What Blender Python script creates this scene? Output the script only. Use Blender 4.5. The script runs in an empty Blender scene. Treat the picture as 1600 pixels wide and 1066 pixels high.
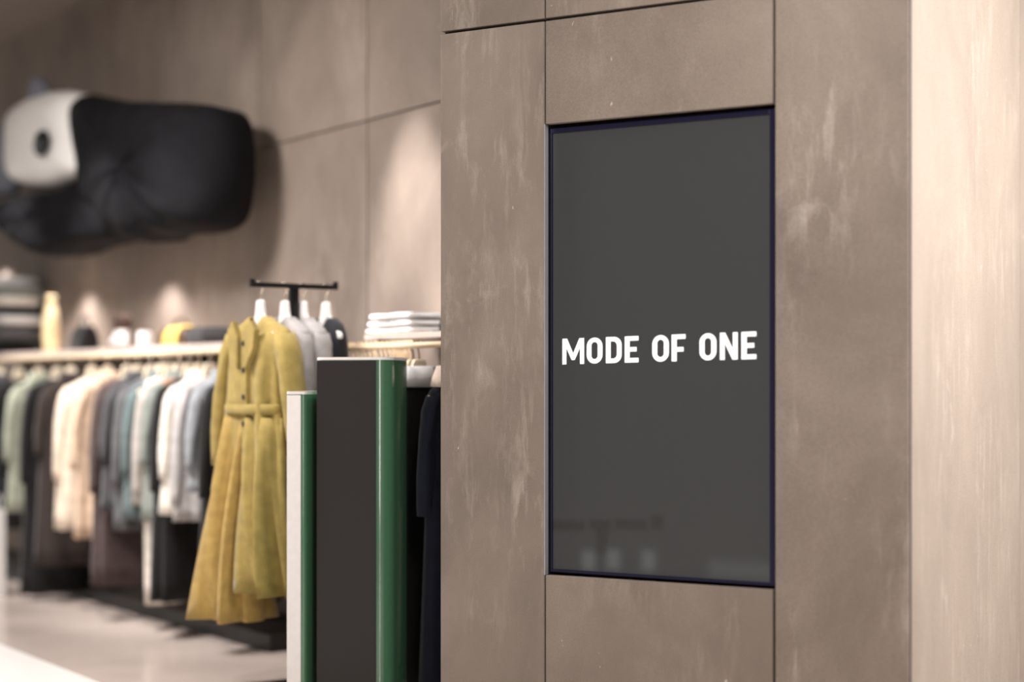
import bpy, bmesh, math, random
from mathutils import Vector, Matrix
random.seed(7)
SC = bpy.context.scene
COL = SC.collection
R = math.radians
FPX, CX, HY, EYE = 2500.0, 800.0, 605.0, 1.5      # focal length in pixels, centre column, eye-level row, eye height

# ------------------------------------------------------------------ camera, world, lights, exposure
cd = bpy.data.cameras.new('camera'); cam = bpy.data.objects.new('camera', cd); COL.objects.link(cam)
cam.location = (0, 0, EYE); cam.rotation_euler = (R(90), 0, 0)
cd.sensor_width = 36; cd.lens = 36 * FPX / 1600; cd.shift_y = (HY - 533) / 1600
cd.clip_end = 100
cd.dof.use_dof = True; cd.dof.focus_distance = 6.65; cd.dof.aperture_fstop = 0.54
SC.camera = cam
w = bpy.data.worlds.new('world'); SC.world = w; w.use_nodes = True
w.node_tree.nodes['Background'].inputs[0].default_value = (1.0, 0.97, 0.94, 1)
w.node_tree.nodes['Background'].inputs[1].default_value = 0.17
vs = SC.view_settings
vs.view_transform = 'Standard'; vs.look = 'None'; vs.exposure = 1.1; vs.gamma = 1.0; vs.use_curve_mapping = False
SC.cycles.use_denoising = True
SC.cycles.max_bounces = 6

def light(name, kind, loc, target, power, color=(1, .93, .88), size=0.1, sizey=None, angle=60, blend=.6):
    l = bpy.data.lights.new(name, kind); o = bpy.data.objects.new(name, l); COL.objects.link(o)
    o.location = loc; d = Vector(target) - Vector(loc)
    o.rotation_euler = d.to_track_quat('-Z', 'Y').to_euler()
    l.energy = power; l.color = color
    if kind == 'AREA':
        l.size = size
        if sizey: l.shape = 'RECTANGLE'; l.size_y = sizey
    else:
        l.shadow_soft_size = size
        if kind == 'SPOT': l.spot_size = R(angle); l.spot_blend = blend
    return o

# the frame of the back wall: dist = perpendicular distance from the camera, t = metres along it
BN = Vector((0.807, 0.591, 0)).normalized()        # into the back wall
BU = Vector((-0.591, 0.807, 0)).normalized()       # along it, away from the camera
def on_back(px, dist):
    """point on the line parallel to the back wall at that distance, in the column px (z=0)"""
    a = (px - CX) / FPX
    k = dist / (a * BN.x + BN.y)
    return Vector((a * k, k, 0))
def bt(px, dist): return on_back(px, dist).dot(BU)
def back(dist, t, h=0.0): return BN * dist + BU * t + Vector((0, 0, h))
def hgt(y, depth): return EYE + (HY - y) * depth / FPX
RACK, RAIL, WALL = 4.21, 4.11, 4.66
# the frame of the front wall
FO = Vector((0.57, 6.2, 0)); FX = Vector((0.87, -0.493, 0)).normalized(); FY = Vector((0.493, 0.87, 0)).normalized()
FROT = math.atan2(FX.y, FX.x)
def fs(px):
    a = (px - CX) / FPX
    return (a * FO.y - FO.x) / (FX.x - a * FX.y)
def front(s, y, h): return FO + FX * s + FY * y + Vector((0, 0, h))

# back wall spots, one from the ceiling, the low three unseen and added: px, top of the pool of light, power
for px, top, pw, z0, dd, half in ((648, 2.95, 310, 4.25, .75, 15), (268, 2.2, 15, 2.34, .26, 58), (140, 2.2, 20, 2.36, .26, 58), (8, 2.5, 30, 2.6, .26, 58)):
    t = bt(px, WALL)
    ang = math.atan2(dd, z0 - top) - R(half) * .9
    lo_ = back(WALL - dd, t, z0)
    light('spot_lamp', 'SPOT', lo_, lo_ + BN * math.sin(ang) - Vector((0, 0, math.cos(ang))), pw, (1, .96, .95), .03, angle=half * 2, blend=.8)
# spots on the racks
for px, pw in ((60, 360), (200, 340), (300, 200)):
    t = bt(px, RACK)
    light('rack_spot_lamp', 'SPOT', back(RACK - 1.5, t, 4.25), back(RACK - .1, t, 1.6), pw, (1, .97, .95), .08, angle=42, blend=.8)
p = on_back(620, RACK)
light('shelf_spot_lamp', 'SPOT', p - BN * .9 + Vector((0, 0, 4.2)), p + Vector((0, 0, 1.7)), 150, (1, .97, .95), .06, angle=34, blend=.7)
light('coat_spot_lamp', 'SPOT', (-2.6, 5.8, 4.2), (-1.2, 7.9, 1.4), 80, (1, .97, .94), .08, angle=42, blend=.7)
# the lamp that grazes the side of the pillar
light('pillar_lamp', 'AREA', (4.1, 5.3, 3.0), (1.9, 6.6, 1.5), 115, (1, .95, .91), 1.0, 1.6)
# ceiling panels over the aisle and a tall unseen light added to streak the green corner
light('aisle_lamp', 'AREA', (.75, 3.0, 3.95), (1.1, 5.9, 1.5), 52, (1, .97, .94), 1.2, 1.2)
light('aisle_lamp_far', 'AREA', (-3.5, 7.5, 4.2), (-3.5, 7.6, 0), 130, (1, .97, .95), 1.2, 1.2)
light('tall_fill_light', 'AREA', (1.9, -2.0, 1.7), (-.5, 7.0, 1.6), 42, (1, .98, .96), .9, 3.0)

# ------------------------------------------------------------------ materials
def lin(c):
    return tuple(((v / 255) / 12.92 if v / 255 <= .04045 else ((v / 255 + .055) / 1.055) ** 2.4) for v in c)
MATS = {}
def mat(name, rgb, rough=.6, metal=0, spec=.5, var=.12, scale=30, bump=0, coat=0, sheen=0):
    if name in MATS: return MATS[name]
    m = bpy.data.materials.new(name); m.use_nodes = True; nt = m.node_tree; b = nt.nodes['Principled BSDF']
    c = lin(rgb)
    b.inputs['Roughness'].default_value = rough; b.inputs['Metallic'].default_value = metal
    b.inputs['Specular IOR Level'].default_value = spec
    b.inputs['Coat Weight'].default_value = coat; b.inputs['Sheen Weight'].default_value = sheen
    tc = nt.nodes.new('ShaderNodeTexCoord'); n = nt.nodes.new('ShaderNodeTexNoise')
    n.inputs['Scale'].default_value = scale; n.inputs['Detail'].default_value = 4
    nt.links.new(tc.outputs['Object'], n.inputs['Vector'])
    r = nt.nodes.new('ShaderNodeValToRGB')
    r.color_ramp.elements[0].color = (*[v * (1 - var) for v in c], 1); r.color_ramp.elements[1].color = (*[min(1, v * (1 + var)) for v in c], 1)
    r.color_ramp.elements[0].position = .3; r.color_ramp.elements[1].position = .7
    nt.links.new(n.outputs['Fac'], r.inputs[0]); nt.links.new(r.outputs[0], b.inputs['Base Color'])
    if bump:
        bp = nt.nodes.new('ShaderNodeBump'); bp.inputs['Strength'].default_value = bump; bp.inputs['Distance'].default_value = .004
        nt.links.new(n.outputs['Fac'], bp.inputs['Height']); nt.links.new(bp.outputs[0], b.inputs['Normal'])
    MATS[name] = m; return m

def concrete(name, dark, mid, pale):
    m = bpy.data.materials.new(name); m.use_nodes = True; nt = m.node_tree; L = nt.links.new
    N = nt.nodes.new; b = nt.nodes['Principled BSDF']
    b.inputs['Roughness'].default_value = .62; b.inputs['Specular IOR Level'].default_value = .35
    tc = N('ShaderNodeTexCoord'); oi = N('ShaderNodeObjectInfo')
    off = N('ShaderNodeVectorMath'); off.operation = 'SCALE'; off.inputs[0].default_value = (13, 7, 29); L(oi.outputs['Random'], off.inputs['Scale'])
    add = N('ShaderNodeVectorMath'); L(tc.outputs['Object'], add.inputs[0]); L(off.outputs[0], add.inputs[1])
    def noise(scale, detail, stretch, rough=.55, dist=0):
        mp = N('ShaderNodeMapping'); mp.inputs['Scale'].default_value = stretch; L(add.outputs[0], mp.inputs['Vector'])
        n = N('ShaderNodeTexNoise'); n.inputs['Scale'].default_value = scale; n.inputs['Detail'].default_value = detail
        n.inputs['Roughness'].default_value = rough; n.inputs['Distortion'].default_value = dist
        L(mp.outputs[0], n.inputs['Vector']); return n.outputs['Fac']
    def ramp(v, lo, hi, a=0., c=1.):
        q = N('ShaderNodeMapRange'); q.inputs['From Min'].default_value = lo; q.inputs['From Max'].default_value = hi
        q.inputs['To Min'].default_value = a; q.inputs['To Max'].default_value = c; L(v, q.inputs['Value']); return q.outputs[0]
    def mul(a, c):
        q = N('ShaderNodeMath'); q.operation = 'MULTIPLY'; L(a, q.inputs[0])
        (L(c, q.inputs[1]) if not isinstance(c, (int, float)) else setattr(q.inputs[1], 'default_value', c)); return q.outputs[0]
    def mix(f, a, c):
        q = N('ShaderNodeMix'); q.data_type = 'RGBA'; L(f, q.inputs['Factor'])
        for k, v in ((6, a), (7, c)):
            (L(v, q.inputs[k]) if not isinstance(v, tuple) else setattr(q.inputs[k], 'default_value', (*v, 1)))
        return q.outputs[2]
    cloud = noise(1.7, 6, (1, 1, .7), .6, .4)
    col = mix(ramp(cloud, .35, .68), lin(dark), lin(mid))
    # pale trowel streaks, running down, in patches
    streak = ramp(noise(11, 10, (1.7, 1.7, .30), .72, .3), .50, .70)
    patch = ramp(noise(1.6, 4, (1.5, 1.5, .8)), .47, .64)
    col = mix(mul(mul(streak, patch), .6), col, lin(pale))
    blot = ramp(noise(5, 9, (1.2, 1.2, .8), .68, .7), .56, .70)
    col = mix(mul(mul(blot, patch), .40), col, lin(pale))
    fleck = ramp(noise(30, 4, (1, 1, .6), .5), .735, .76)
    col = mix(mul(fleck, .5), col, lin((225, 215, 205)))
    grain = ramp(noise(330, 2, (1, 1, 1), .5), .3, .7, .80, 1.18)
    q = N('ShaderNodeMix'); q.data_type = 'RGBA'; q.blend_type = 'MULTIPLY'; q.inputs[0].default_value = 1
    L(col, q.inputs[6]); L(grain, q.inputs[7]); L(q.outputs[2], b.inputs['Base Color'])
    bp = N('ShaderNodeBump'); bp.inputs['Strength'].default_value = .12; bp.inputs['Distance'].default_value = .003
    L(cloud, bp.inputs['Height']); L(bp.outputs[0], b.inputs['Normal'])
    return m
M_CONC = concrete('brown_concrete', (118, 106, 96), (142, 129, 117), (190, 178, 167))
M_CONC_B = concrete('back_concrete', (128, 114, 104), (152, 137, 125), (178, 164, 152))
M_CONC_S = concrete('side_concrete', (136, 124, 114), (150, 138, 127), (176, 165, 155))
M_CORE = mat('dark_joint', (28, 22, 20), .9, var=.05)
M_WOOD = mat('pale_wood', (232, 205, 170), .45, var=.1, scale=12)
M_HANG = mat('hanger_wood', (240, 222, 196), .4, var=.08, scale=12)
M_WHITE = mat('white_paint', (236, 230, 226), .4, var=.03)
M_SHELF = mat('shelf_white', (216, 198, 188), .45, var=.03)
M_HOOK = mat('hook_steel', (215, 200, 180), .25, .9, var=.05)
M_BRASS = mat('brass_hook', (120, 96, 40), .3, .8, var=.05)
M_BLACKM = mat('black_metal', (24, 22, 22), .4, .3, var=.05)
M_TEE = mat('white_cotton', (240, 236, 234), .9, var=.03, scale=60, bump=.15)

# ------------------------------------------------------------------ mesh helpers
def link_mesh(name, verts, faces, m=None, parent=None, smooth=False, bevel=0, loc=None, rotz=None):
    me = bpy.data.meshes.new(name); me.from_pydata([tuple(v) for v in verts], [], faces)
    bm = bmesh.new(); bm.from_mesh(me)
    bmesh.ops.recalc_face_normals(bm, faces=bm.faces)
    if bevel:
        bmesh.ops.bevel(bm, geom=[e for e in bm.edges if e.calc_face_angle(0) > .5], offset=bevel, segments=2, profile=.6, affect='EDGES')
    bm.to_mesh(me); bm.free()
    if smooth:
        for p_ in me.polygons: p_.use_smooth = True
    o = bpy.data.objects.new(name, me); COL.objects.link(o)
    if m: me.materials.append(m)
    if parent: o.parent = parent
    if loc is not None: o.location = loc
    if rotz is not None: o.rotation_euler.z = rotz
    return o
def box_vf(x0, x1, y0, y1, z0, z1):
    v = [(x0, y0, z0), (x1, y0, z0), (x1, y1, z0), (x0, y1, z0), (x0, y0, z1), (x1, y0, z1), (x1, y1, z1), (x0, y1, z1)]
    return v, [(0, 3, 2, 1), (4, 5, 6, 7), (0, 1, 5, 4), (1, 2, 6, 5), (2, 3, 7, 6), (3, 0, 4, 7)]
def box(name, b, m, parent=None, bevel=0, **k):
    v, f = box_vf(*b); return link_mesh(name, v, f, m, parent, bevel=bevel, **k)
def join_vf(*parts):
    V, F = [], []
    for v, f in parts:
        n = len(V); V += list(v); F += [tuple(i + n for i in q) for q in f]
    return V, F
def loft_vf(loops, cap0=True, cap1=True):
    V, F = [], []; n = len(loops[0])
    for l in loops: V += list(l)
    for i in range(len(loops) - 1):
        for j in range(n):
            k = (j + 1) % n
            F.append((i * n + j, i * n + k, (i + 1) * n + k, (i + 1) * n + j))
    if cap0: F.append(tuple(range(n))[::-1])
    if cap1: F.append(tuple(range((len(loops) - 1) * n, len(loops) * n)))
    return V, F
def tube_vf(path, r, n=8):
    path = [Vector(p_) for p_ in path]; loops = []
    rs = r if isinstance(r, (list, tuple)) else [r] * len(path)
    ref = None
    for i, p_ in enumerate(path):
        d = (path[min(i + 1, len(path) - 1)] - path[max(i - 1, 0)]).normalized()
        if ref is None: ref = Vector((0, 0, 1)) if abs(d.z) < .9 else Vector((1, 0, 0))
        a = (ref - d * ref.dot(d)).normalized(); b = d.cross(a); ref = a
        loops.append([p_ + (a * math.cos(2 * math.pi * j / n) + b * math.sin(2 * math.pi * j / n)) * rs[i] for j in range(n)])
    return loft_vf(loops)
def prism_vf(pts, y0, y1):
    """outline in x,z pushed from y0 to y1"""
    n = len(pts)
    V = [(x, y0, z) for x, z in pts] + [(x, y1, z) for x, z in pts]
    F = [tuple(range(n)), tuple(range(2 * n - 1, n - 1, -1))] + [(i, i + n, (i + 1) % n + n, (i + 1) % n) for i in range(n)]
    return V, F
def lathe_vf(prof, n=20):
    return loft_vf([[(r * math.cos(2 * math.pi * j / n), r * math.sin(2 * math.pi * j / n), z) for j in range(n)] for r, z in prof])
def superloop(hw, hd, z, n=36, e=.75, cx=0, cy=0, fold=0, k=7, ph=0):
    out = []
    for j in range(n):
        a = 2 * math.pi * j / n; c, s = math.cos(a), math.sin(a)
        f = 1 + fold * math.sin(k * a + ph) + fold * .6 * math.sin((k + 4) * a - 1.7 * ph)
        out.append((cx + hw * math.copysign(abs(c) ** e, c) * (1 + (f - 1) * .35), cy + hd * math.copysign(abs(s) ** e, s) * f, z))
    return out
def tag(o, label=None, cat=None, group=None, kind=None):
    if label: o['label'] = label
    if cat: o['category'] = cat
    if group: o['group'] = group
    if kind: o['kind'] = kind
    return o
def empty(name, loc=(0, 0, 0), rotz=0, label=None, cat=None, group=None):
    o = bpy.data.objects.new(name, None); COL.objects.link(o); o.location = loc; o.rotation_euler.z = rotz
    o.empty_display_size = .1
    return tag(o, label, cat, group)
def copy_thing(root, loc, rotz, label=None):
    c = root.copy(); COL.objects.link(c); c.location = loc; c.rotation_euler.z = rotz
    if label: c['label'] = label
    for ch in root.children:
        d = ch.copy(); COL.objects.link(d); d.parent = c
    return c

# ------------------------------------------------------------------ the setting
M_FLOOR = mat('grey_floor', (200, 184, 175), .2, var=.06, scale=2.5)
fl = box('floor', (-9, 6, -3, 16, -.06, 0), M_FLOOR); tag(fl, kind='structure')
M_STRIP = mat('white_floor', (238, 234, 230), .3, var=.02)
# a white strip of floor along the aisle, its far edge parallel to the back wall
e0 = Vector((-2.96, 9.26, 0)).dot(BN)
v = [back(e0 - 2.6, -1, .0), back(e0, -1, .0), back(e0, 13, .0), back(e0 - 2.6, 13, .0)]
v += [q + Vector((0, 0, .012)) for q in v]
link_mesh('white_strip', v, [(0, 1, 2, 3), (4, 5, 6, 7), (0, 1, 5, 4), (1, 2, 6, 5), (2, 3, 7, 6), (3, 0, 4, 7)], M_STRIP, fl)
M_CEIL = mat('ceiling_grey', (150, 138, 128), .9, var=.03)
ce = box('ceiling', (-9, 6, -3, 16, 4.5, 4.6), M_CEIL); tag(ce, kind='structure')

BROT = math.atan2(BU.y, BU.x)              # local x runs along the back wall away from the camera, local y towards the room
def back_local(o): o.location = BN * WALL; o.rotation_euler.z = BROT; return o
wb = box('wall_back', (5.25, 16, -.30, -.03, 0, 4.5), M_CORE); back_local(wb); tag(wb, kind='structure')
seam = bt(574, WALL)
G = .005
ts = [seam + 1.32 * k for k in range(-3, 7)]
for i in range(len(ts) - 1):
    if ts[i] < 5.2: continue
    for z0, z1 in ((.1 + G, 3.0 - G), (3.0 + G, 4.5)):
        box('panel', (ts[i] + G, ts[i + 1] - G, -.03, 0, z0, z1), M_CONC_B, wb, .002)
bb = box('shade_strip_back', (5.3, 14, .0, .015, 0, .1), M_CORE); back_local(bb); tag(bb, kind='structure')  # black strip standing in for the shade below the hanging clothes

# front wall with the screen niche
S0, S1, S2, S3 = fs(688.5), fs(851.5), fs(1209.5), fs(1420)
NB, NT = .742, 2.560
wf = empty('wall_front', FO, FROT); tag(wf, kind='structure')
v, f = join_vf(box_vf(S0 + .004, S1 - .005, .03, .5, 0, 4.5), box_vf(S2 + .006, S3 - .04, .009, .5, 0, 4.5),
               box_vf(S1 - .01, S2 + .01, .03, .5, 0, NB - .01), box_vf(S1 - .01, S2 + .01, .03, .5, NT + .01, 4.5),
               box_vf(S1 - .01, S2 + .01, .12, .5, NB - .01, NT + .01))
link_mesh('wall_core', v, f, M_CORE, wf)
SM = 2.975
for x0, x1, z0, z1 in ((S0, S1 - .004, 0, SM), (S0, S1 - .004, SM + .012, 4.5),
                       (S1 + .004, S2 - .006, 0, NB), (S1 + .004, S2 - .006, NT, SM), (S1 + .004, S2 - .006, SM + .012, 4.5),
                       (S2 + .005, S3, 0, SM), (S2 + .005, S3, SM + .012, 4.5)):
    box('panel', (x0, x1, 0, .032 if x1 < S3 else .009, z0, z1), M_CONC, wf, .0025)
box('edge_strip', (S1 - .004, S1 - .001, .001, .03, NB, NT), mat('aluminium', (205, 204, 212), .35, .6, var=.03), wf)
# the side of the pillar, in full light
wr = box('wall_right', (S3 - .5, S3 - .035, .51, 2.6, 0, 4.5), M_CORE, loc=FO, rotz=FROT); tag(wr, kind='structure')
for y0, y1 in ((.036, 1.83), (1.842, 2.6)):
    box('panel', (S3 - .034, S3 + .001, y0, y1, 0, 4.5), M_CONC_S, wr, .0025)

box('joint_strip', (S3 - .034, S3 - .002, .0095, .0355, 0, 4.5), M_CORE, wf)

# ------------------------------------------------------------------ the screen
def screen_mat():
    m = bpy.data.materials.new('screen'); m.use_nodes = True; nt = m.node_tree; L = nt.links.new; N = nt.nodes.new
    b = nt.nodes['Principled BSDF']
    b.inputs['Base Color'].default_value = (.036, .036, .036, 1); b.inputs['Roughness'].default_value = .3
    b.inputs['Specular IOR Level'].default_value = .35
    tc = N('ShaderNodeTexCoord'); sp = N('ShaderNodeSeparateXYZ'); L(tc.outputs['Object'], sp.inputs[0])
    def math_(op, a, c=None, d=None):
        q = N('ShaderNodeMath'); q.operation = op
        for k, vv in enumerate((a, c, d)):
            if vv is None: continue
            if isinstance(vv, (int, float)): q.inputs[k].default_value = vv
            else: L(vv, q.inputs[k])
        return q.outputs[0]
    X, Z = sp.outputs['X'], sp.outputs['Z']
    def soft(v, c, h, s):      # 1 inside c +- h, falling to 0 over s
        d = math_('ABSOLUTE', math_('SUBTRACT', v, c))
        q = N('ShaderNodeMapRange'); q.interpolation_type = 'SMOOTHSTEP'
        q.inputs['From Min'].default_value = h; q.inputs['From Max'].default_value = h + s
        q.inputs['To Min'].default_value = 1; q.inputs['To Max'].default_value = 0; L(d, q.inputs['Value']); return q.outputs[0]
    def rect(cx, cz, hx, hz, s): return math_('MULTIPLY', soft(X, cx, hx, s), soft(Z, cz, hz, s))
    val = 0.007
    def at(px, y): s_ = fs(px); z_ = (FO + FX * s_).y; return s_, hgt(y, z_)
    # the dim picture on the screen: a dark bar with a post and pale hanger heads
    cur = None
    n = N('ShaderNodeTexNoise'); n.inputs['Scale'].default_value = 420; n.inputs['Detail'].default_value = 1; L(tc.outputs['Object'], n.inputs['Vector'])
    g = N('ShaderNodeMapRange'); g.inputs['From Min'].default_value = .3; g.inputs['From Max'].default_value = .7
    g.inputs['To Min'].default_value = val * .75; g.inputs['To Max'].default_value = val * 1.25; L(n.outputs['Fac'], g.inputs['Value']); cur = g.outputs[0]
    for x0, x1, y, hz in ((846, 903, 821, .011), (916, 945, 821, .011), (956, 1000, 820, .011), (1013, 1026, 817, .018)):
        a, h = at(x0, y); b2, _ = at(x1, y)
        cur = math_('MULTIPLY', cur, math_('SUBTRACT', 1, math_('MULTIPLY', rect((a + b2) / 2, h, (b2 - a) / 2 - .006, hz - .006, .03), .85)))
    a, h = at(933, 842); cur = math_('MULTIPLY', cur, math_('SUBTRACT', 1, math_('MULTIPLY', rect(a, h, .010, .05, .03), .85)))
    for px, y in ((912, 878), (951, 876), (1006, 878)):
        a, h = at(px, y); cur = math_('ADD', cur, math_('MULTIPLY', rect(a, h, .002, .012, .055), .022))
    a, h = at(1150, 893); cur = math_('ADD', cur, math_('MULTIPLY', rect(a, h, .10, .004, .06), .010))
    L(cur, b.inputs['Emission Strength']); b.inputs['Emission Color'].default_value = (1, 1, .98, 1)
    return m
M_BEZ = mat('blue_black_bezel', (20, 18, 48), .3, .2, var=.05)
M_BODY = mat('screen_body', (16, 15, 24), .5, var=.05)
M_TEXT = bpy.data.materials.new('lit_letters'); M_TEXT.use_nodes = True
_b = M_TEXT.node_tree.nodes['Principled BSDF']; _b.inputs['Base Color'].default_value = (.8, .8, .8, 1)
_b.inputs['Emission Color'].default_value = (1, 1, 1, 1); _b.inputs['Emission Strength'].default_value = .33
dsp = empty('display_screen', FO, FROT, 'tall portrait screen set in the brown wall, white words on dark grey', 'screen')
dl, dr, db, dt = S1 + .006, S2 - .008, .752, 2.546
box('housing', (dl + .01, dr - .01, .05, .10, db + .01, dt - .01), M_BODY, dsp)
gl, gr, gb, gt = dl + .008, dr - .022, db + .012, dt - .020
for b_ in ((dl, gl, .034, .06, db, dt), (gr, dr, .034, .06, db, dt), (gl, gr, .034, .06, db, gb), (gl, gr, .034, .06, gt, dt)):
    box('bezel', b_, M_BEZ, dsp, .002)
scr = box('screen', (gl - .001, gr + .001, .042, .05, gb - .001, gt + .001), screen_mat(), dsp)
# letters, drawn 1 high with a given width
ST = .2
def poly_E(w_): return [(0, 0), (w_, 0), (w_, ST * .85), (ST, ST * .85), (ST, .5 - ST * .42), (w_ * .86, .5 - ST * .42), (w_ * .86, .5 + ST * .42), (ST, .5 + ST * .42), (ST, 1 - ST * .85), (w_, 1 - ST * .85), (w_, 1), (0, 1)]
def poly_F(w_): return [(0, 0), (ST, 0), (ST, .44 - ST * .42), (w_ * .86, .44 - ST * .42), (w_ * .86, .44 + ST * .42), (ST, .44 + ST * .42), (ST, 1 - ST * .85), (w_, 1 - ST * .85), (w_, 1), (0, 1)]
def poly_N(w_): return [(0, 0), (ST * .92, 0), (ST * .92, .62), (w_ - ST, 0), (w_, 0), (w_, 1), (w_ - ST * .92, 1), (w_ - ST * .92, .38), (ST, 1), (0, 1)]
def poly_M(w_):
    c = w_ / 2; s = ST * .86
    return [(0, 0), (s, 0), (s, .64), (c - .065, .16), (c + .065, .16), (w_ - s, .64), (w_ - s, 0), (w_, 0), (w_, 1), (w_ - ST * 1.02, 1), (c, .42), (ST * 1.02, 1), (0, 1)]
def arc_loop(w_, h0, h1, x0, r, left_round=True, n=8):
    pts = []
    def corner(cx, cz, a0, rr):
        for i in range(n + 1):
            a = R(a0 + 90 * i / n); pts.append((cx + rr * math.cos(a), cz + rr * math.sin(a)))
    rl = r if left_round else .0001
    corner(w_ - r, h1 - r, 0, r); corner(x0 + rl, h1 - rl, 90, rl); corner(x0 + rl, h0 + rl, 180, rl); corner(w_ - r, h0 + r, 270, r)
    return pts
def ring_vf(outer, inner, y0, y1):
    n = len(outer); V = []
    for pts, y in ((outer, y0), (inner, y0), (inner, y1), (outer, y1)): V += [(x, y, z) for x, z in pts]
    F = []
    for k in range(4):
        k2 = (k + 1) % 4
        for i in range(n):
            j = (i + 1) % n; F.append((k * n + i, k * n + j, k2 * n + j, k2 * n + i))
    return V, F
def letter_vf(ch, w_):
    if ch == 'O': return ring_vf(arc_loop(w_, 0, 1, 0, w_ * .5), arc_loop(w_ - ST, ST * .85, 1 - ST * .85, ST, (w_ - 2 * ST) * .5), 0, 1)
    if ch == 'D': return ring_vf(arc_loop(w_, 0, 1, 0, w_ * .48, False), arc_loop(w_ - ST, ST * .85, 1 - ST * .85, ST, (w_ - 2 * ST) * .62, False), 0, 1)
    return prism_vf({'E': poly_E, 'F': poly_F, 'N': poly_N, 'M': poly_M}[ch](w_), 0, 1)
LH = .1035
for ch, a, c in (('M', 155, 290), ('O', 307, 405), ('D', 427, 525), ('E', 545, 630), ('O', 717, 820), ('F', 838, 924), ('O', 1012, 1117), ('N', 1140, 1250), ('E', 1274, 1366)):
    def sx(vv):
        # the letters lie 4 cm behind the wall face
        px = 840 + vv / 4; al = (px - CX) / FPX; o = FO + FY * .041
        return (al * o.y - o.x) / (FX.x - al * FX.y)
    x0, x1 = sx(a), sx(c); s_ = (x0 + x1) / 2
    base = 1.598 + (x0 + .08) * .0185
    v, f = letter_vf(ch, (x1 - x0) / LH)
    v = [(x * LH, (y - 1) * .0012, z * LH + x * LH * .0185) for x, y, z in v]
    o = link_mesh('letter', v, f, M_TEXT, scr)
    bm = bmesh.new(); bm.from_mesh(o.data); bmesh.ops.triangulate(bm, faces=bm.faces); bm.to_mesh(o.data); bm.free()
    o.location = (x0, .0419, base)

# ------------------------------------------------------------------ hangers and garments
def make_hanger(label, group, hook_m=M_HOOK, body_m=M_HANG, slim=False):
    root = empty('clothes_hanger', (0, 0, 0), 0, label, 'hanger', group)
    # hook: a steel wire crooked over the rail, whose top is at the origin
    r = .026 if slim else .019
    wr_ = .006 if slim else .004
    path = [(0, 0, -.125), (0, 0, -.062), (.0, .006, -.05)]
    path += [(0, math.cos(R(a)) * r, (-.0225 if slim else -.0165) + math.sin(R(a)) * r) for a in range(-40, 201, 20)]
    v, f = tube_vf(path, wr_, 6)
    link_mesh('hook', v, f, hook_m, root, True)
    if slim:
        pts = [(-.006, -.10), (-.02, -.115), (-.10, -.145), (-.20, -.185), (-.213, -.20), (-.205, -.212), (-.10, -.175), (0, -.155)]
    else:
        pts = [(-.024, -.086), (-.034, -.096), (-.046, -.15), (-.075, -.20), (-.165, -.245), (-.175, -.26), (-.165, -.275), (-.09, -.245), (0, -.225)]
    full = pts + [(-x, z) for x, z in pts[::-1] if x != 0]
    v, f = prism_vf(full, -.010, .010)
    link_mesh('shoulder_bar', v, f, body_m, root, False, .004)
    return root

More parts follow.
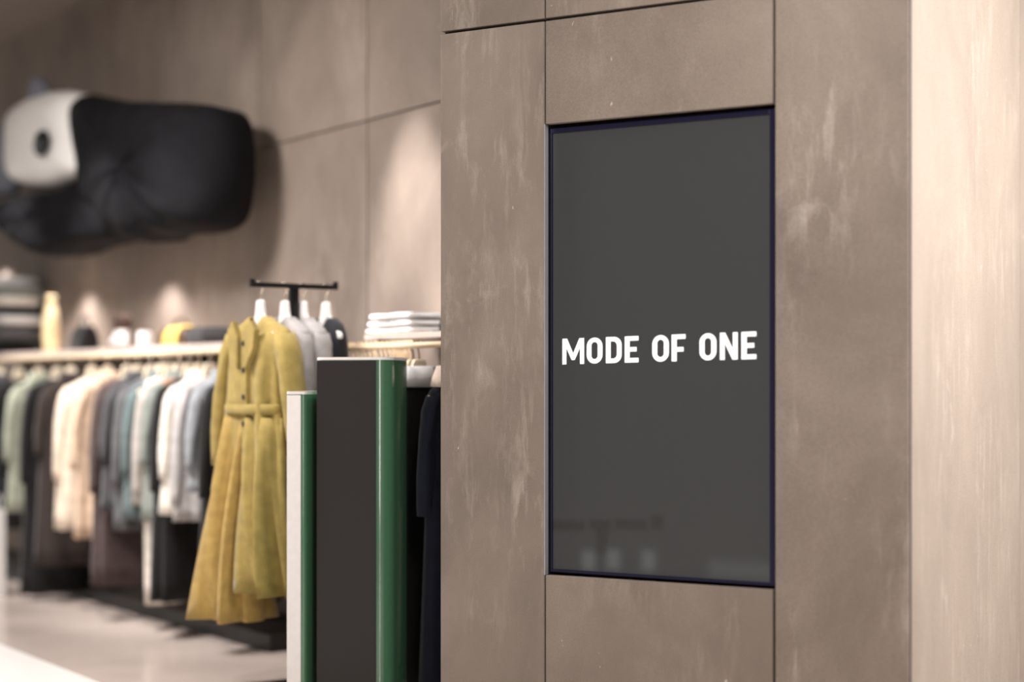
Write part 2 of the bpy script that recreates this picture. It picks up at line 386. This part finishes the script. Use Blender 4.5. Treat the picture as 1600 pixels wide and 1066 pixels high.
def garment(name, label, cat, m, loc, rotz, hw=.20, length=.75, flare=.03, thick=.055, sleeve=.55, sleeve_out=.05,
            collar=None, group=None, fold=.12, k=6, placket=None, belt=None, seed=0, hem_m=None, waist=0, name_sleeve='sleeve', sleeve_rad=.06, vneck=0):
    rnd = random.Random(seed); ph = rnd.uniform(0, 6)
    root = empty(name, loc, rotz, label, cat, group)
    rows = [(-.168, .062, .042), (-.178, .085, .046), (-.20, .125, .05), (-.228, hw * .92, .05), (-.25, hw, .052), (-.29, hw + .008, thick)]
    n = 9
    for i in range(1, n + 1):
        q = i / n
        wv = -waist * math.sin(math.pi * min(1, q * 1.35)) if waist else 0
        rows.append((-.29 - (length - .29) * q, hw + .008 + (flare - .0) * q * q + wv, thick + .03 * q))
    loops = []
    for i, (z, a, d) in enumerate(rows):
        q = max(0, (i - 5) / n)
        loops.append(superloop(a, d, z, 40, .7, fold=fold * (.15 + q) if i > 3 else 0, k=k, ph=ph + .25 * i * .3))
        if vneck and i < 4:
            loops[-1] = [(x, y, z_ - vneck * (1 - i / 4) * max(0, 1 - abs(x) / (a * .9)) * (1 if y < 0 else .2)) for x, y, z_ in loops[-1]]
    v, f = loft_vf(loops, False, False)
    # inner face just inside the hem so the cloth has an edge
    body = link_mesh('body', v, f, m, root, True)
    sm = body.modifiers.new('cloth', 'SOLIDIFY'); sm.thickness = .006; sm.offset = -1
    if sleeve:
        for s in (-1, 1):
            loops = []; N_ = 9
            for i in range(N_ + 1):
                q = i / N_
                c = Vector((s * (hw - .025 + sleeve_out * q + .02 * math.sin(q * 3)), -.012 * math.sin(q * 2.6), -.245 - sleeve * q))
                ra = sleeve_rad * (1 - .32 * q) * (.75 if i == 0 else 1)
                loops.append([(c.x + x, c.y + y, c.z + (z - .02 * s * x / ra * (1 - q))) for x, y, z in
                              superloop(ra * .75, ra * .85, 0, 16, 1, fold=.10, k=3, ph=ph + i * .9)])
            v, f = loft_vf(loops)
            link_mesh(name_sleeve, v, f, m, root, True)
    if collar:
        cm, ch, cw = collar
        lo = []
        for z, g in ((-.195, 1.22), (-.165, 1.1), (-.168 + ch * .6, 1.03), (-.168 + ch, 1.0), (-.16 + ch * .8, 1.18), (-.17, 1.38), (-.205 - ch * .2, 1.5)):
            lo.append(superloop(.062 * g * cw, .044 * g * cw, z, 28, .85, fold=.05, k=5, ph=ph))
        v, f = loft_vf(lo, False, False)
        c_ = link_mesh('collar', v, f, cm, root, True)
        c_.modifiers.new('cloth', 'SOLIDIFY').thickness = .005
    if placket:
        y = -thick - .004
        v, f = join_vf(box_vf(-.022, .022, y - .012, y + .012, -length + .12, -.24))
        link_mesh('placket', v, f, placket, root, False, .004)
    if belt:
        zb = -.62
        hwb = hw + .008 - waist * .9
        lo = [superloop(hwb + .012 + d, thick + .03 + d, zb + z, 40, .7) for z, d in ((-.025, -.003), (-.02, .004), (.02, .004), (.025, -.003))]
        v, f = loft_vf(lo, False, False); link_mesh('belt', v, f, belt, root, True)
    return root

fab = lambda n, c, **k: mat('cloth_' + n, c, .85, var=.16, scale=18, bump=.25, spec=.25, sheen=.15, **k)
GROT = math.atan2(BN.y, BN.x)
RAILH = 1.71
rail_top = RAILH + .016

# left clothes rack
TL0, TL1 = bt(-60, RAIL), bt(392, RAIL)
rk = empty('clothes_rack', back(RACK, (TL0 + TL1) / 2), BROT, 'long pale wooden wall rack full of garments on the left', 'clothes rack')
hl = abs(TL0 - TL1) / 2
def lx(o): return o
box('shelf', (-hl, hl, -(WALL - RACK), .0, 1.732, 1.764), M_SHELF, rk, .004)
v, f = tube_vf([(-hl, .1, RAILH), (hl, .1, RAILH)], .016, 14); link_mesh('rail', v, f, M_WOOD, rk, True)
for x in (-hl + .15, 0, hl - .15):
    v, f = join_vf(box_vf(x - .012, x + .012, -.02, .1, 1.70, 1.732)); link_mesh('bracket', v, f, M_BLACKM, rk)
for x in (-hl + .02, -hl / 3, hl / 3, hl - .02):
    box('upright', (x - .02, x + .02, -(WALL - RACK) + .02, -(WALL - RACK) + .06, .1, 1.732), M_BLACKM, rk)
box('base', (-hl, hl, -(WALL - RACK) + .02, -.02, 0, .1), M_BLACKM, rk, .004)  # black block put in for the shade and dark hems near the floor

C = {'black': (22, 20, 20), 'sage': (164, 166, 148), 'brown': (52, 42, 38), 'cream': (228, 210, 190), 'peach': (214, 184, 158), 'maroon': (72, 58, 56),
     'charcoal': (66, 64, 66), 'darkgrey': (88, 86, 88), 'teal': (96, 108, 108), 'warmgrey': (176, 168, 160), 'greygreen': (134, 138, 132), 'ivory': (232, 224, 212),
     'lightgrey': (186, 180, 178), 'tan': (164, 126, 100), 'bluegrey': (150, 152, 156), 'mustard': (158, 136, 76), 'ochre': (172, 142, 80), 'navy': (28, 32, 48),
     'midgrey': (150, 144, 142), 'palewhite': (230, 226, 222)}
hang = None
LEFT = [  # column of the left edge, cloth, hem row, shoulder half width, noun, label
    (-48, 'charcoal', 830, .20, 'jacket', 'charcoal jacket, leftmost garment on the wall rack'),
    (-18, 'black', 745, .20, 'shirt', 'black short shirt at the left end of the wall rack'),
    (12, 'sage', 800, .20, 'jacket', 'pale sage grey jacket between two black garments'),
    (38, 'black', 930, .21, 'coat', 'long black coat left of the cream jacket'),
    (60, 'brown', 885, .20, 'coat', 'dark brown coat tucked directly left of the cream jacket'),
    (90, 'cream', 828, .21, 'jacket', 'cream jacket, palest wide garment in the rack middle'),
    (116, 'peach', 842, .20, 'jacket', 'peach beige jacket tucked right behind the cream one'),
    (146, 'maroon', 915, .20, 'coat', 'dark maroon brown coat right of the peach jacket'),
    (164, 'charcoal', 800, .19, 'shirt', 'charcoal shirt beside the maroon brown coat'),
    (182, 'darkgrey', 830, .20, 'jacket', 'dark grey jacket left of the teal one'),
    (197, 'teal', 812, .20, 'jacket', 'teal grey jacket in the middle of the rack'),
    (214, 'warmgrey', 790, .19, 'shirt', 'warm light grey shirt right of the teal jacket'),
    (226, 'greygreen', 815, .19, 'shirt', 'grey green shirt between light grey and black garments'),
    (240, 'black', 940, .20, 'coat', 'long black coat left of the ivory jacket'),
    (256, 'ivory', 805, .20, 'jacket', 'ivory white jacket near the right end of the rack'),
    (274, 'lightgrey', 815, .19, 'shirt', 'light grey shirt right of the ivory jacket'),
    (296, 'bluegrey', 770, .19, 'shirt', 'blue grey shirt next to the yellow coat'),
    (316, 'black', 950, .20, 'coat', 'long black coat half hidden behind the yellow coat')]
for i, (px, cn, hem, hw, noun, lab) in enumerate(LEFT):
    # the room-side edge of the garment falls in column px
    d_edge = RAIL - hw - .03
    t = bt(px, d_edge); pos = back(RAIL, t, rail_top)
    edge = back(d_edge, t)
    L_ = rail_top - hgt(hem, edge.y)
    g = garment(noun, lab, noun, fab(cn, C[cn]), pos, GROT + random.uniform(-.05, .05), hw=hw, length=L_, flare=.02, thick=.045 + .015 * (i % 3),
                sleeve=min((.45, .6, .52, .66)[i % 4], L_ - .3), collar=(fab(cn, C[cn]), .045, 1.0) if i % 2 == 0 else None, group='garments on the left wall rack',
                fold=.2, seed=i, placket=None)
    hl_ = 'pale wooden hanger of the ' + lab.replace(',', '')
    hl_ = ' '.join(hl_.split()[:16])
    if hang is None:
        hang = make_hanger(hl_, 'hangers on the left wall rack'); h = hang
        h.location = pos; h.rotation_euler.z = GROT
    else: h = copy_thing(hang, pos, GROT, hl_)

# long narrow dresses hanging lower between the jackets
for px, cn, hem, lab in ((228, 'ivory', 945, 'long ivory dress hanging below the jackets near the yellow coat'), (252, 'tan', 940, 'long tan dress beside the ivory one')):
    d_edge = RAIL - .12; t = bt(px, d_edge); pos = back(RAIL, t, rail_top); edge = back(d_edge, t)
    garment('dress', lab, 'dress', fab(cn, C[cn]), pos, GROT, hw=.13, length=rail_top - hgt(hem, edge.y), flare=-.02, thick=.03, sleeve=0, group='garments on the left wall rack', fold=.12, seed=int(px))
    copy_thing(hang, pos, GROT, 'pale wooden hanger holding the long %s dress' % ('ivory' if cn == 'ivory' else 'tan'))

# things on the shelf of the left rack
SH = 1.764
def shelf_pt(px, d=.2): return back(RACK + d, bt(px, RACK + d), SH)
# folded stack at the far left
def folded(name, label, cat, m, w_, d_, h_, loc, rotz, group, print_=None, seed=0, nose=.45):
    rnd = random.Random(seed); root = empty(name, loc, rotz, label, cat, group)
    loops = []
    for i in range(9):                       # a fat fold: rounded at the front, thinner at the back
        q = i / 8; x = -w_ / 2 + w_ * q
        hh = h_ * (1 - .25 * abs(q - .5) ** 2); lo = []
        for j in range(20):
            a = 2 * math.pi * j / 20; c, s = math.cos(a), math.sin(a)
            yy = -math.copysign(abs(c) ** .35, c) * d_ / 2; k_ = 1 - .3 * max(0, yy / (d_ / 2))
            lo.append((x + (0 if 0 < i < 8 else (.012 if i == 0 else -.012) * (1 - abs(s))), yy, h_ / 2 + math.copysign(abs(s) ** nose, s) * hh / 2 * (.9 if i in (0, 8) else 1) * 1 + .002 * math.sin(9 * q + seed) * (1 if s > 0 else 0)))
        loops.append(lo)
    v, f = loft_vf(loops); link_mesh('fold', v, f, m, root, True)
    v, f = tube_vf([(x_ * w_ * .5 / 10, -d_ / 2 - .003, h_ * .40 + .0012 * math.sin(x_ * 1.3)) for x_ in range(-9, 10)], .0022, 5)
    link_mesh('fold_crease', v, f, m, root, True)
    if print_:
        x0, x1 = print_; pts = [(x0 + (x1 - x0) * i / 26, -d_ / 2 - .002, h_ * .62 + .0035 * math.sin(i * 2.4 + seed) + (.006 if i % 9 == 4 else 0)) for i in range(27)]
        v, f = tube_vf(pts, .0016, 4); link_mesh('print', v, f, mat('grey_ink', (70, 64, 62), .8), root)
    return root
zz = 0
for i, (cn, h_, lab) in enumerate((('black', .11, 'black folded sweater at the bottom of the far left stack'), ('darkgrey', .13, 'grey folded sweater second from bottom of far left stack'),
        ('palewhite', .07, 'white folded sweater in the lower half of far left stack'), ('charcoal', .08, 'charcoal folded sweater below two white ones'),
        ('ivory', .08, 'ivory folded sweater in the upper half of far left stack'), ('greygreen', .07, 'grey green folded sweater second from top of far left stack'),
        ('palewhite', .08, 'white folded sweater on top of far left stack'))):
    p_ = shelf_pt(12 + 4 * ((i * 7) % 3), .2); p_.z += zz; zz += h_ + .001
    folded('folded_sweater', lab, 'sweater', fab(cn, C[cn]), .50, .34, h_, p_, BROT + math.pi, 'sweaters in the far left stack', seed=i)
# tall beige vase
vz = empty('vase', shelf_pt(80, .16), 0, 'tall slim beige vase on the left rack shelf', 'vase')
v, f = lathe_vf([(.001, 0), (.05, 0), (.056, .02), (.066, .12), (.062, .22), (.05, .31), (.034, .37), (.030, .40), (.035, .42), (.028, .42), (.024, .38), (.001, .36)], 24)
link_mesh('vessel', v, f, mat('beige_glaze', (214, 192, 150), .4, var=.08), vz, True)
v, f = lathe_vf([(.036, .42), (.040, .424), (.036, .43), (.028, .428)], 24); link_mesh('lip', v, f, mat('beige_glaze', (214, 192, 150)), vz, True)
# black handbag
def bag(label, m, px, w_, h_, d_, ends=None, dd=.14):
    root = empty('handbag', shelf_pt(px, dd), BROT + math.pi, label, 'bag', 'bags on the left rack shelf')
    lo = [superloop(w_ / 2 * a, d_ / 2 * b_, z * h_, 32, .55, fold=.02, k=5) for z, a, b_ in ((0, .9, .9), (.06, 1, 1), (.5, 1, .95), (.85, .93, .6), (1, .86, .25))]
    v, f = loft_vf(lo); link_mesh('body', v, f, m, root, True)
    path = [(math.cos(R(a)) * w_ * .28, 0, h_ * .93 + math.sin(R(a)) * h_ * .45) for a in range(0, 181, 15)]
    v, f = tube_vf(path, .008, 8); link_mesh('handle', v, f, ends or m, root, True)
    if ends:
        for s in (-1, 1):
            lo = [superloop(w_ * .13 * a, d_ * .53 * b_, z * h_ * .9, 24, .6, cx=s * w_ * .40) for z, a, b_ in ((0.005, .9, .9), (.06, 1, 1), (.6, 1, .95), (1, .8, .6))]
            v, f = loft_vf(lo); link_mesh('end_panel', v, f, ends, root, True)
    return root
bag('small black handbag right of the beige vase', fab('black', C['black']), 132, .30, .18, .16)
bag('yellow handbag with dark brown ends on the shelf', mat('yellow_leather', (214, 186, 92), .5, var=.08), 282, .36, .13, .16, mat('brown_leather', (84, 58, 34), .5, var=.1))
# white boot with a brown cuff
bt_ = empty('ankle_boot', shelf_pt(186, .14), BROT + math.pi, 'white ankle boot with dark brown cuff on the shelf', 'boot')
lo = [superloop(a, .045, z, 24, .85, cx=c) for z, a, c in ((.02, .12, 0), (.05, .122, 0), (.08, .10, .02), (.11, .065, .052), (.15, .052, .06))]
v, f = loft_vf(lo); link_mesh('upper', v, f, mat('white_leather', (226, 220, 216), .5, var=.04), bt_, True)
lo = [superloop(.125, .048, z, 24, .85) for z in (0, .004, .02, .024)]
v, f = loft_vf(lo); link_mesh('sole', v, f, fab('brown', C['brown']), bt_, True)
lo = [superloop(a, a * .9, z, 24, 1, cx=.06) for z, a in ((.13, .056), (.15, .068), (.20, .070), (.235, .064), (.24, .05), (.2, .04))]
v, f = loft_vf(lo); link_mesh('cuff', v, f, mat('dark_fur', (58, 40, 32), .95, var=.3, scale=80, bump=.6), bt_, True)
cp = empty('candle_jar', shelf_pt(226, .12), 0, 'small white candle jar between boot and yellow bag', 'jar')
v, f = lathe_vf([(.001, 0), (.045, 0), (.05, .008), (.05, .10), (.046, .105), (.042, .1), (.042, .08), (.001, .08)], 24); link_mesh('vessel', v, f, M_WHITE, cp, True)
v, f = lathe_vf([(.001, .08), (.0025, .08), (.0025, .1), (.001, .102)], 8); link_mesh('wick', v, f, M_CORE, cp)
folded('folded_sweater', 'dark grey folded sweater on the shelf beside the yellow coat', 'sweater', fab('charcoal', C['charcoal']), .26, .3, .11, shelf_pt(338, .2), BROT + math.pi, None, seed=5)
# white carrier bag on the base, far left
wbg = empty('carrier_bag', back(RACK - .42, bt(-16, RACK - .42), .0), BROT + math.pi, 'white paper carrier bag under the left end of the rack', 'bag')
zb = .38
v, f = loft_vf([[(sx_ * .13 * q, sy_ * .07 * q, z) for sx_, sy_ in ((-1, -1), (1, -1), (1, 1), (-1, 1))] for z, q in ((0, .96), (.2, 1), (.6, 1), (.62, 1))], True, False)
link_mesh('body', v, f, M_WHITE, wbg)
for s in (-1, 1):
    v, f = tube_vf([(math.cos(R(a)) * .06, s * .068, .6 + math.sin(R(a)) * .12) for a in range(0, 181, 15)], .004, 6); link_mesh('handle', v, f, M_WHITE, wbg, True)

# ------------------------------------------------------------------ black and white padded piece on the back wall
PD = WALL - .40
def wp(px, y, dist=PD):
    q = on_back(px, dist); return Vector((bt(px, dist), WALL - dist, hgt(y, q.y)))     # in the back wall's local axes
sc_ = empty('hanging_sculpture', BN * WALL, BROT, 'big black padded hanging piece with white face and round spot on back wall', 'sculpture')
def pad(name, outline, depth, m, dist, parent, puff=.8, wrinkle=.0, rough_n=4):
    """a stuffed cushion over an outline in pixels, rounded to nothing at its edge, flat against its back"""
    pts = [wp(x, y, dist) for x, y in outline]
    # resample smoothly
    P = []; n = len(pts)
    for i in range(n):
        a, b_, c, d = pts[i - 1], pts[i], pts[(i + 1) % n], pts[(i + 2) % n]
        for k_ in range(rough_n):
            q = k_ / rough_n
            P.append(.5 * ((2 * b_) + (c - a) * q + (2 * a - 5 * b_ + 4 * c - d) * q * q + (3 * b_ - a - 3 * c + d) * q ** 3))
    cen = sum(P, Vector()) / len(P); loops = []
    y0 = cen.y
    for s, yy in ((.02, -depth * .5), (.8, -depth * .5), (.96, -depth * .38), (1.0, 0), (.96, depth * .22), (.86, depth * .38), (.65, depth * .48), (.35, depth * .5), (.02, depth * .5)):
        loops.append([Vector((cen.x + (q.x - cen.x) * s, y0 + yy + wrinkle * math.sin(q.x * 14 + s * 4) * (1 if yy > 0 else 0), cen.z + (q.z - cen.z) * s)) for q in P])
    v, f = loft_vf(loops); return link_mesh(name, v, f, m, parent, True)
M_PADB = mat('black_padding', (17, 16, 19), .85, var=.25, scale=6, bump=.3, spec=.15)
M_PADW = mat('white_vinyl', (238, 233, 228), .5, var=.03)
M_PADG = mat('grey_vinyl', (120, 122, 132), .6, var=.08)
pad('body', [(135, 152), (190, 158), (250, 160), (310, 162), (345, 172), (358, 215), (358, 285), (345, 345), (310, 365), (265, 368), (240, 380), (210, 372), (178, 345), (150, 300), (136, 230)], .5, M_PADB, PD, sc_, wrinkle=.015)
pad('lower_lobe', [(-40, 325), (10, 318), (50, 305), (100, 300), (140, 290), (180, 305), (205, 345), (190, 375), (150, 385), (120, 398), (85, 402), (50, 385), (10, 355), (-40, 350)], .42, M_PADB, PD - .03, sc_, wrinkle=.01)
fc = pad('face', [(26, 215), (30, 180), (52, 158), (84, 145), (120, 143), (134, 160), (140, 220), (148, 268), (120, 282), (90, 292), (50, 290), (28, 275)], .36, M_PADW, PD - .08, sc_)
q = wp(67, 224, PD - .28)
v, f = lathe_vf([(.001, 0), (.080, 0), (.084, .01), (.078, .022), (.05, .03), (.001, .032)], 28)
v = [(x * 1.7, z, y * 1.1) for x, y, z in v]; e_ = link_mesh('round_spot', v, f, mat('black_gloss', (10, 10, 12), .25), fc, True, loc=q)
pad('fin', [(44, 172), (50, 140), (58, 118), (68, 132), (78, 158), (98, 174), (84, 182), (60, 176)], .10, M_PADG, PD - .16, sc_)
pad('side_flap', [(-40, 200), (0, 195), (24, 205), (22, 290), (5, 308), (-40, 300)], .16, M_PADG, PD, sc_)
for px in (200,):
    q = wp(px, 230); box('wall_bracket', (q.x - .04, q.x + .04, .0, .30, q.z - .04, q.z + .04), M_BLACKM, sc_)
q = wp(60, 330); box('wall_bracket', (q.x - .04, q.x + .04, .0, .30, q.z - .04, q.z + .04), M_BLACKM, sc_)

# ------------------------------------------------------------------ T-shaped stand with the yellow coat
BH = 2.0
def ray(px, depth, h=0): return Vector(((px - CX) / FPX * depth, depth, h))
A_, B_ = ray(396, 7.80), ray(522, 8.03)
bd = (B_ - A_).normalized(); brot = math.atan2(bd.y, bd.x)
mid = ray(462, 7.92); mid = A_ + bd * (mid - A_).dot(bd)
stn = empty('garment_stand', mid, brot, 'black T-shaped garment stand holding the yellow coat', 'clothes stand')
l0, l1 = -(mid - A_).length, (B_ - mid).length
box('bar', (l0, l1, -.011, .011, BH - .012, BH + .012), M_BLACKM, stn, .003)
box('end_stop', (l1 - .004, l1 + .018, -.011, .011, BH - .012, BH + .028), M_BLACKM, stn, .002)
box('end_stop', (l0 - .018, l0 + .004, -.011, .011, BH - .012, BH + .028), M_BLACKM, stn, .002)
box('post', (-.024, .024, .012, .04, .02, BH + .01), M_BLACKM, stn, .003)
box('base_plate', (-.2, .2, -.16, .2, 0, .02), M_BLACKM, stn, .004)
grot = brot - R(90)
HB = BH + .012
def on_bar(px):
    a = (px - CX) / FPX; k_ = (a * A_.y - A_.x) / (bd.x - a * bd.y); q = A_ + bd * k_; return Vector((q.x, q.y, HB))
hang2 = make_hanger('white hanger holding the sleeveless black top on the black stand', 'hangers on the black stand', M_HOOK, M_WHITE)
p4 = on_bar(509); hang2.location = p4; hang2.rotation_euler.z = grot
garment('top', 'sleeveless black top at right end of the black stand', 'top', fab('navyblack', (30, 29, 34)), p4, grot + .12, hw=.158, length=.72, sleeve=0, vneck=.10, group='garments on the black stand', seed=41, fold=.1)
p3 = on_bar(473); copy_thing(hang2, p3, grot, 'white hanger holding the grey jacket next to the black top')
garment('jacket', 'grey jacket next to the sleeveless black top', 'jacket', fab('midgrey', C['midgrey']), p3, grot + .1, hw=.2, length=.78, sleeve=.5, vneck=.06, group='garments on the black stand', seed=42, fold=.1)
p2 = on_bar(445); copy_thing(hang2, p2, grot, 'white hanger holding the grey jacket next to the yellow coat')
garment('jacket', 'grey jacket directly behind the yellow coat', 'jacket', fab('midgrey', C['midgrey']), p2, grot + .1, hw=.21, length=.80, sleeve=.55, vneck=.06, group='garments on the black stand', seed=43, fold=.1)
p1 = on_bar(407); copy_thing(hang2, p1, grot, 'white hanger holding the long mustard yellow coat')
M_MUS = fab('mustard', C['mustard']); M_OCH = fab('ochre', C['ochre'])
ct = garment('coat', 'long mustard yellow coat hanging in front on the black stand', 'coat', M_MUS, p1, grot + .22, hw=.225, length=1.02, flare=.05, thick=.085, sleeve=.66, sleeve_out=.13,
             vneck=.08, placket=M_MUS, belt=M_MUS, group='garments on the black stand', seed=44, fold=.3, k=7, waist=.035, sleeve_rad=.085)
for s in (-1, 1):                       # lapels
    pts = [(s * .03, -.27), (s * .075, -.19), (s * .115, -.24), (s * .10, -.33), (s * .03, -.43)]
    v, f = prism_vf(pts, -.118, -.085); link_mesh('lapel', v, f, M_MUS, ct, False, .006)
for s, bot, m_, ph in ((-1, 1.66, M_OCH, 0), (1, 1.50, M_MUS, 2)):     # two heavy skirt panels below the belt
    lo = []
    for i in range(12):
        q_ = i / 11; z = -.66 - (bot - .66) * q_
        lo.append(superloop(.115 + .055 * q_, .075 + .055 * q_, z, 36, .8, cx=s * (.10 + .10 * q_), cy=-.02 - .03 * math.sin(3 * q_), fold=.26 + .22 * q_, k=6, ph=ph + 1.2 * q_))
    v, f = loft_vf(lo); link_mesh('skirt_panel', v, f, m_, ct, True)
for i in range(5):
    v, f = lathe_vf([(.001, 0), (.013, 0), (.014, .003), (.011, .006), (.001, .006)], 14)
    v = [(x, -z - .1, y - .30 - .13 * i) for x, y, z in v]; link_mesh('button', v, f, fab('brown', C['brown']), ct, True)

# ------------------------------------------------------------------ right rack behind the cabinets
TR0, TR1 = bt(527, RAIL), Vector((-.22, (RAIL + .22 * BN.x) / BN.y, 0)).dot(BU)
rk2 = empty('clothes_rack', back(RACK, TR0), BROT, 'pale wooden wall rack of empty hangers behind the tall green cabinet', 'clothes rack')
lr = TR0 - TR1                          # local x runs from -lr (near the pillar) to 0 (free end)
box('shelf', (-lr, -.10, -(WALL - RACK), 0, 1.736, 1.766), M_SHELF, rk2, .004)
v, f = tube_vf([(-lr, .1, RAILH - .012), (-.014, .1, RAILH - .012), (-.004, .1, RAILH - .012), (0, .1, RAILH - .012)], [.014, .014, .011, .006], 16); link_mesh('rail', v, f, M_WOOD, rk2, True)
for x in (-lr + .1, -lr * .35):
    v, f = join_vf(box_vf(x - .014, x + .014, -.03, .1, 1.708, 1.736), box_vf(x - .014, x + .014, -.43, -.40, 1.4, 1.736)); link_mesh('bracket', v, f, mat('walnut', (70, 52, 38), .5), rk2, False, .003)
box('divider', (-.14, -.132, -.3, -.29, 1.766, 1.83), M_BLACKM, rk2)
rt2 = RAILH - .012 + .018
ORD = 'first second third fourth fifth sixth seventh eighth ninth tenth eleventh twelfth thirteenth fourteenth fifteenth sixteenth seventeenth eighteenth nineteenth twentieth'.split()
lab = lambda i: 'slim pale empty hanger above the green cabinet, %s from the free end of the rail' % ORD[i]
hang3 = make_hanger(lab(0), 'empty hangers on the right rail', mat('hook_wood', (226, 198, 160), .45, var=.08), M_WHITE, True)
pxs = [533, 538, 545, 552, 560, 565, 572, 579, 586, 590, 597, 604, 611, 616, 621, 625, 629, 633, 637, 642]
for i, px in enumerate(pxs):
    q = back(RAIL, bt(px, RAIL), rt2)
    rz = GROT + random.uniform(-.25, .12)
    if i == 0: hang3.location = q; hang3.rotation_euler.z = rz
    else: copy_thing(hang3, q, rz, lab(i))
# garments between the cabinet and the pillar
RG = [(655, 'black', 'coat', 'long black coat with a pale grey hood collar beside the pillar', 1.6, ('palegrey', (196, 192, 190)), .05, 1.5, .15),
      (646, 'greygreen', 'jacket', 'pale grey green jacket tucked behind the black coat', .62, None, 0, 1, .24),
      (722, 'navy', 'coat', 'dark navy coat half hidden by the pillar edge', 1.58, ('peachcol', (222, 200, 184)), .05, 1.6, .17)]
for i, (px, cn, noun, lb, ln, col, chh, cw, hw) in enumerate(RG):
    q = back(RAIL, bt(px, RAIL), rt2)
    garment(noun, lb, noun, fab(cn, C[cn]), q, GROT - .1, hw=hw, length=ln, sleeve=.55, collar=(fab(*col), chh, cw) if col else None, group='garments on the right rack', seed=60 + i, thick=.06, fold=.14)
    if i == 0:
        hb = make_hanger('pale hanger with brass hook holding the long black coat', 'hangers holding garments on the right rack', M_BRASS, M_HANG); hb.location = q; hb.rotation_euler.z = GROT - .1
    else: copy_thing(hb, q, GROT - .1, 'pale hanger holding the ' + ('pale grey green jacket' if i == 1 else 'dark navy coat by the pillar'))
# three white shirts folded on the shelf
ta, tb = bt(571, RACK + .04), bt(642, RACK + .04)
for i, (lb, h_) in enumerate((('white folded shirt at the bottom of the shelf stack', .033), ('white printed folded shirt in the middle of the shelf stack', .036), ('white printed folded shirt on top of the shelf stack', .038))):
    q = back(RACK + .04 + .17, (ta + tb) / 2 - .004 * i, 1.766 + (.0, .0335, .070)[i])
    folded('folded_shirt', lb, 'shirt', M_TEE, (ta - tb) + .02 - .03 * i, .34, h_, q, BROT + math.pi, 'white shirts folded on the right shelf', print_=(-.10, .10) if i else None, seed=i)
cap_p = back(RACK + .16, bt(690, RACK + .16) - .15, 1.766)
cp2 = empty('cap', cap_p, BROT, 'black cap on the shelf beside the pillar edge', 'cap')
lo = [superloop(.09 * a, .10 * a, z, 28, 1) for z, a in ((0, 1), (.03, 1.0), (.06, .92), (.085, .7), (.1, .35), (.103, .02))]
v, f = loft_vf(lo); link_mesh('crown', v, f, fab('black', C['black']), cp2, True)
v, f = loft_vf([superloop(.085, .075, z, 28, 1, cx=.10) for z in (.002, .004, .010, .012)]); link_mesh('brim', v, f, fab('black', C['black']), cp2, True)
v, f = lathe_vf([(.001, .1), (.01, .102), (.008, .108), (.001, .11)], 12); link_mesh('button', v, f, fab('black', C['black']), cp2, True)

# ------------------------------------------------------------------ the green cabinets
M_GREEN = mat('green_gloss', (74, 114, 86), .11, var=.03, spec=.9)
M_FRONT = mat('taupe_film', (34, 29, 27), .5, var=.05, scale=60)
CR = -R(12); cxv = Vector((math.cos(CR), math.sin(CR), 0)); cyv = Vector((-math.sin(CR), math.cos(CR), 0))
def rounded_plan(w_, d_, r, n=8):
    pts = []
    for cx, cy, a0 in ((w_ - r, r, 270), (w_ - r, d_ - r, 0), (r, d_ - r, 90), (r, r, 180)):
        for i in range(n + 1):
            a = R(a0 + 90 * i / n); pts.append((cx + r * math.cos(a), cy + r * math.sin(a)))
    return pts
def cabinet(label, loc, w_, d_, h_, r, front_m, fx0, fx1):
    root = empty('display_cabinet', loc, CR, label, 'cabinet')
    plan = rounded_plan(w_, d_, r)
    v, f = loft_vf([[(x, y, z) for x, y in plan] for z in (.03, h_ - .012)]); o = link_mesh('body', v, f, M_GREEN, root, True)
    for p_ in o.data.polygons:
        if len(p_.vertices) > 4: p_.use_smooth = False
    o.modifiers.new('edges', 'EDGE_SPLIT').split_angle = R(40)
    box('front_panel', (fx0, fx1, -.004, .004, .05, h_ - .016), front_m, root, .001)
    plan2 = [(x + (.002 if x > w_ / 2 else -.002), y + (.002 if y > d_ / 2 else -.002)) for x, y in plan]
    v, f = loft_vf([[(x, y, z) for x, y in plan2] for z in (h_ - .012, h_)]); link_mesh('top', v, f, M_WHITE, root)
    v, f = loft_vf([[(.02 + x * (w_ - .04) / w_, .02 + y * (d_ - .04) / d_, z) for x, y in plan] for z in (0, .03)]); link_mesh('plinth', v, f, M_BLACKM, root)
    return root
fr = ray(609, 7.0)                       # front right corner of the tall one
tw, td = .352, .34
tl = fr - cxv * tw
cabinet('tall glossy green cabinet with rounded corners and dark taupe front', tl, tw, td, hgt(558, 7.0), .075, M_FRONT, .018, tw - .062)
sw = .09
cabinet('narrow lower green cabinet with white front beside the tall one', tl - cxv * (sw + .028) + cyv * -.02, sw, td, hgt(612, 7.05), .02, M_WHITE, .004, sw - .022)
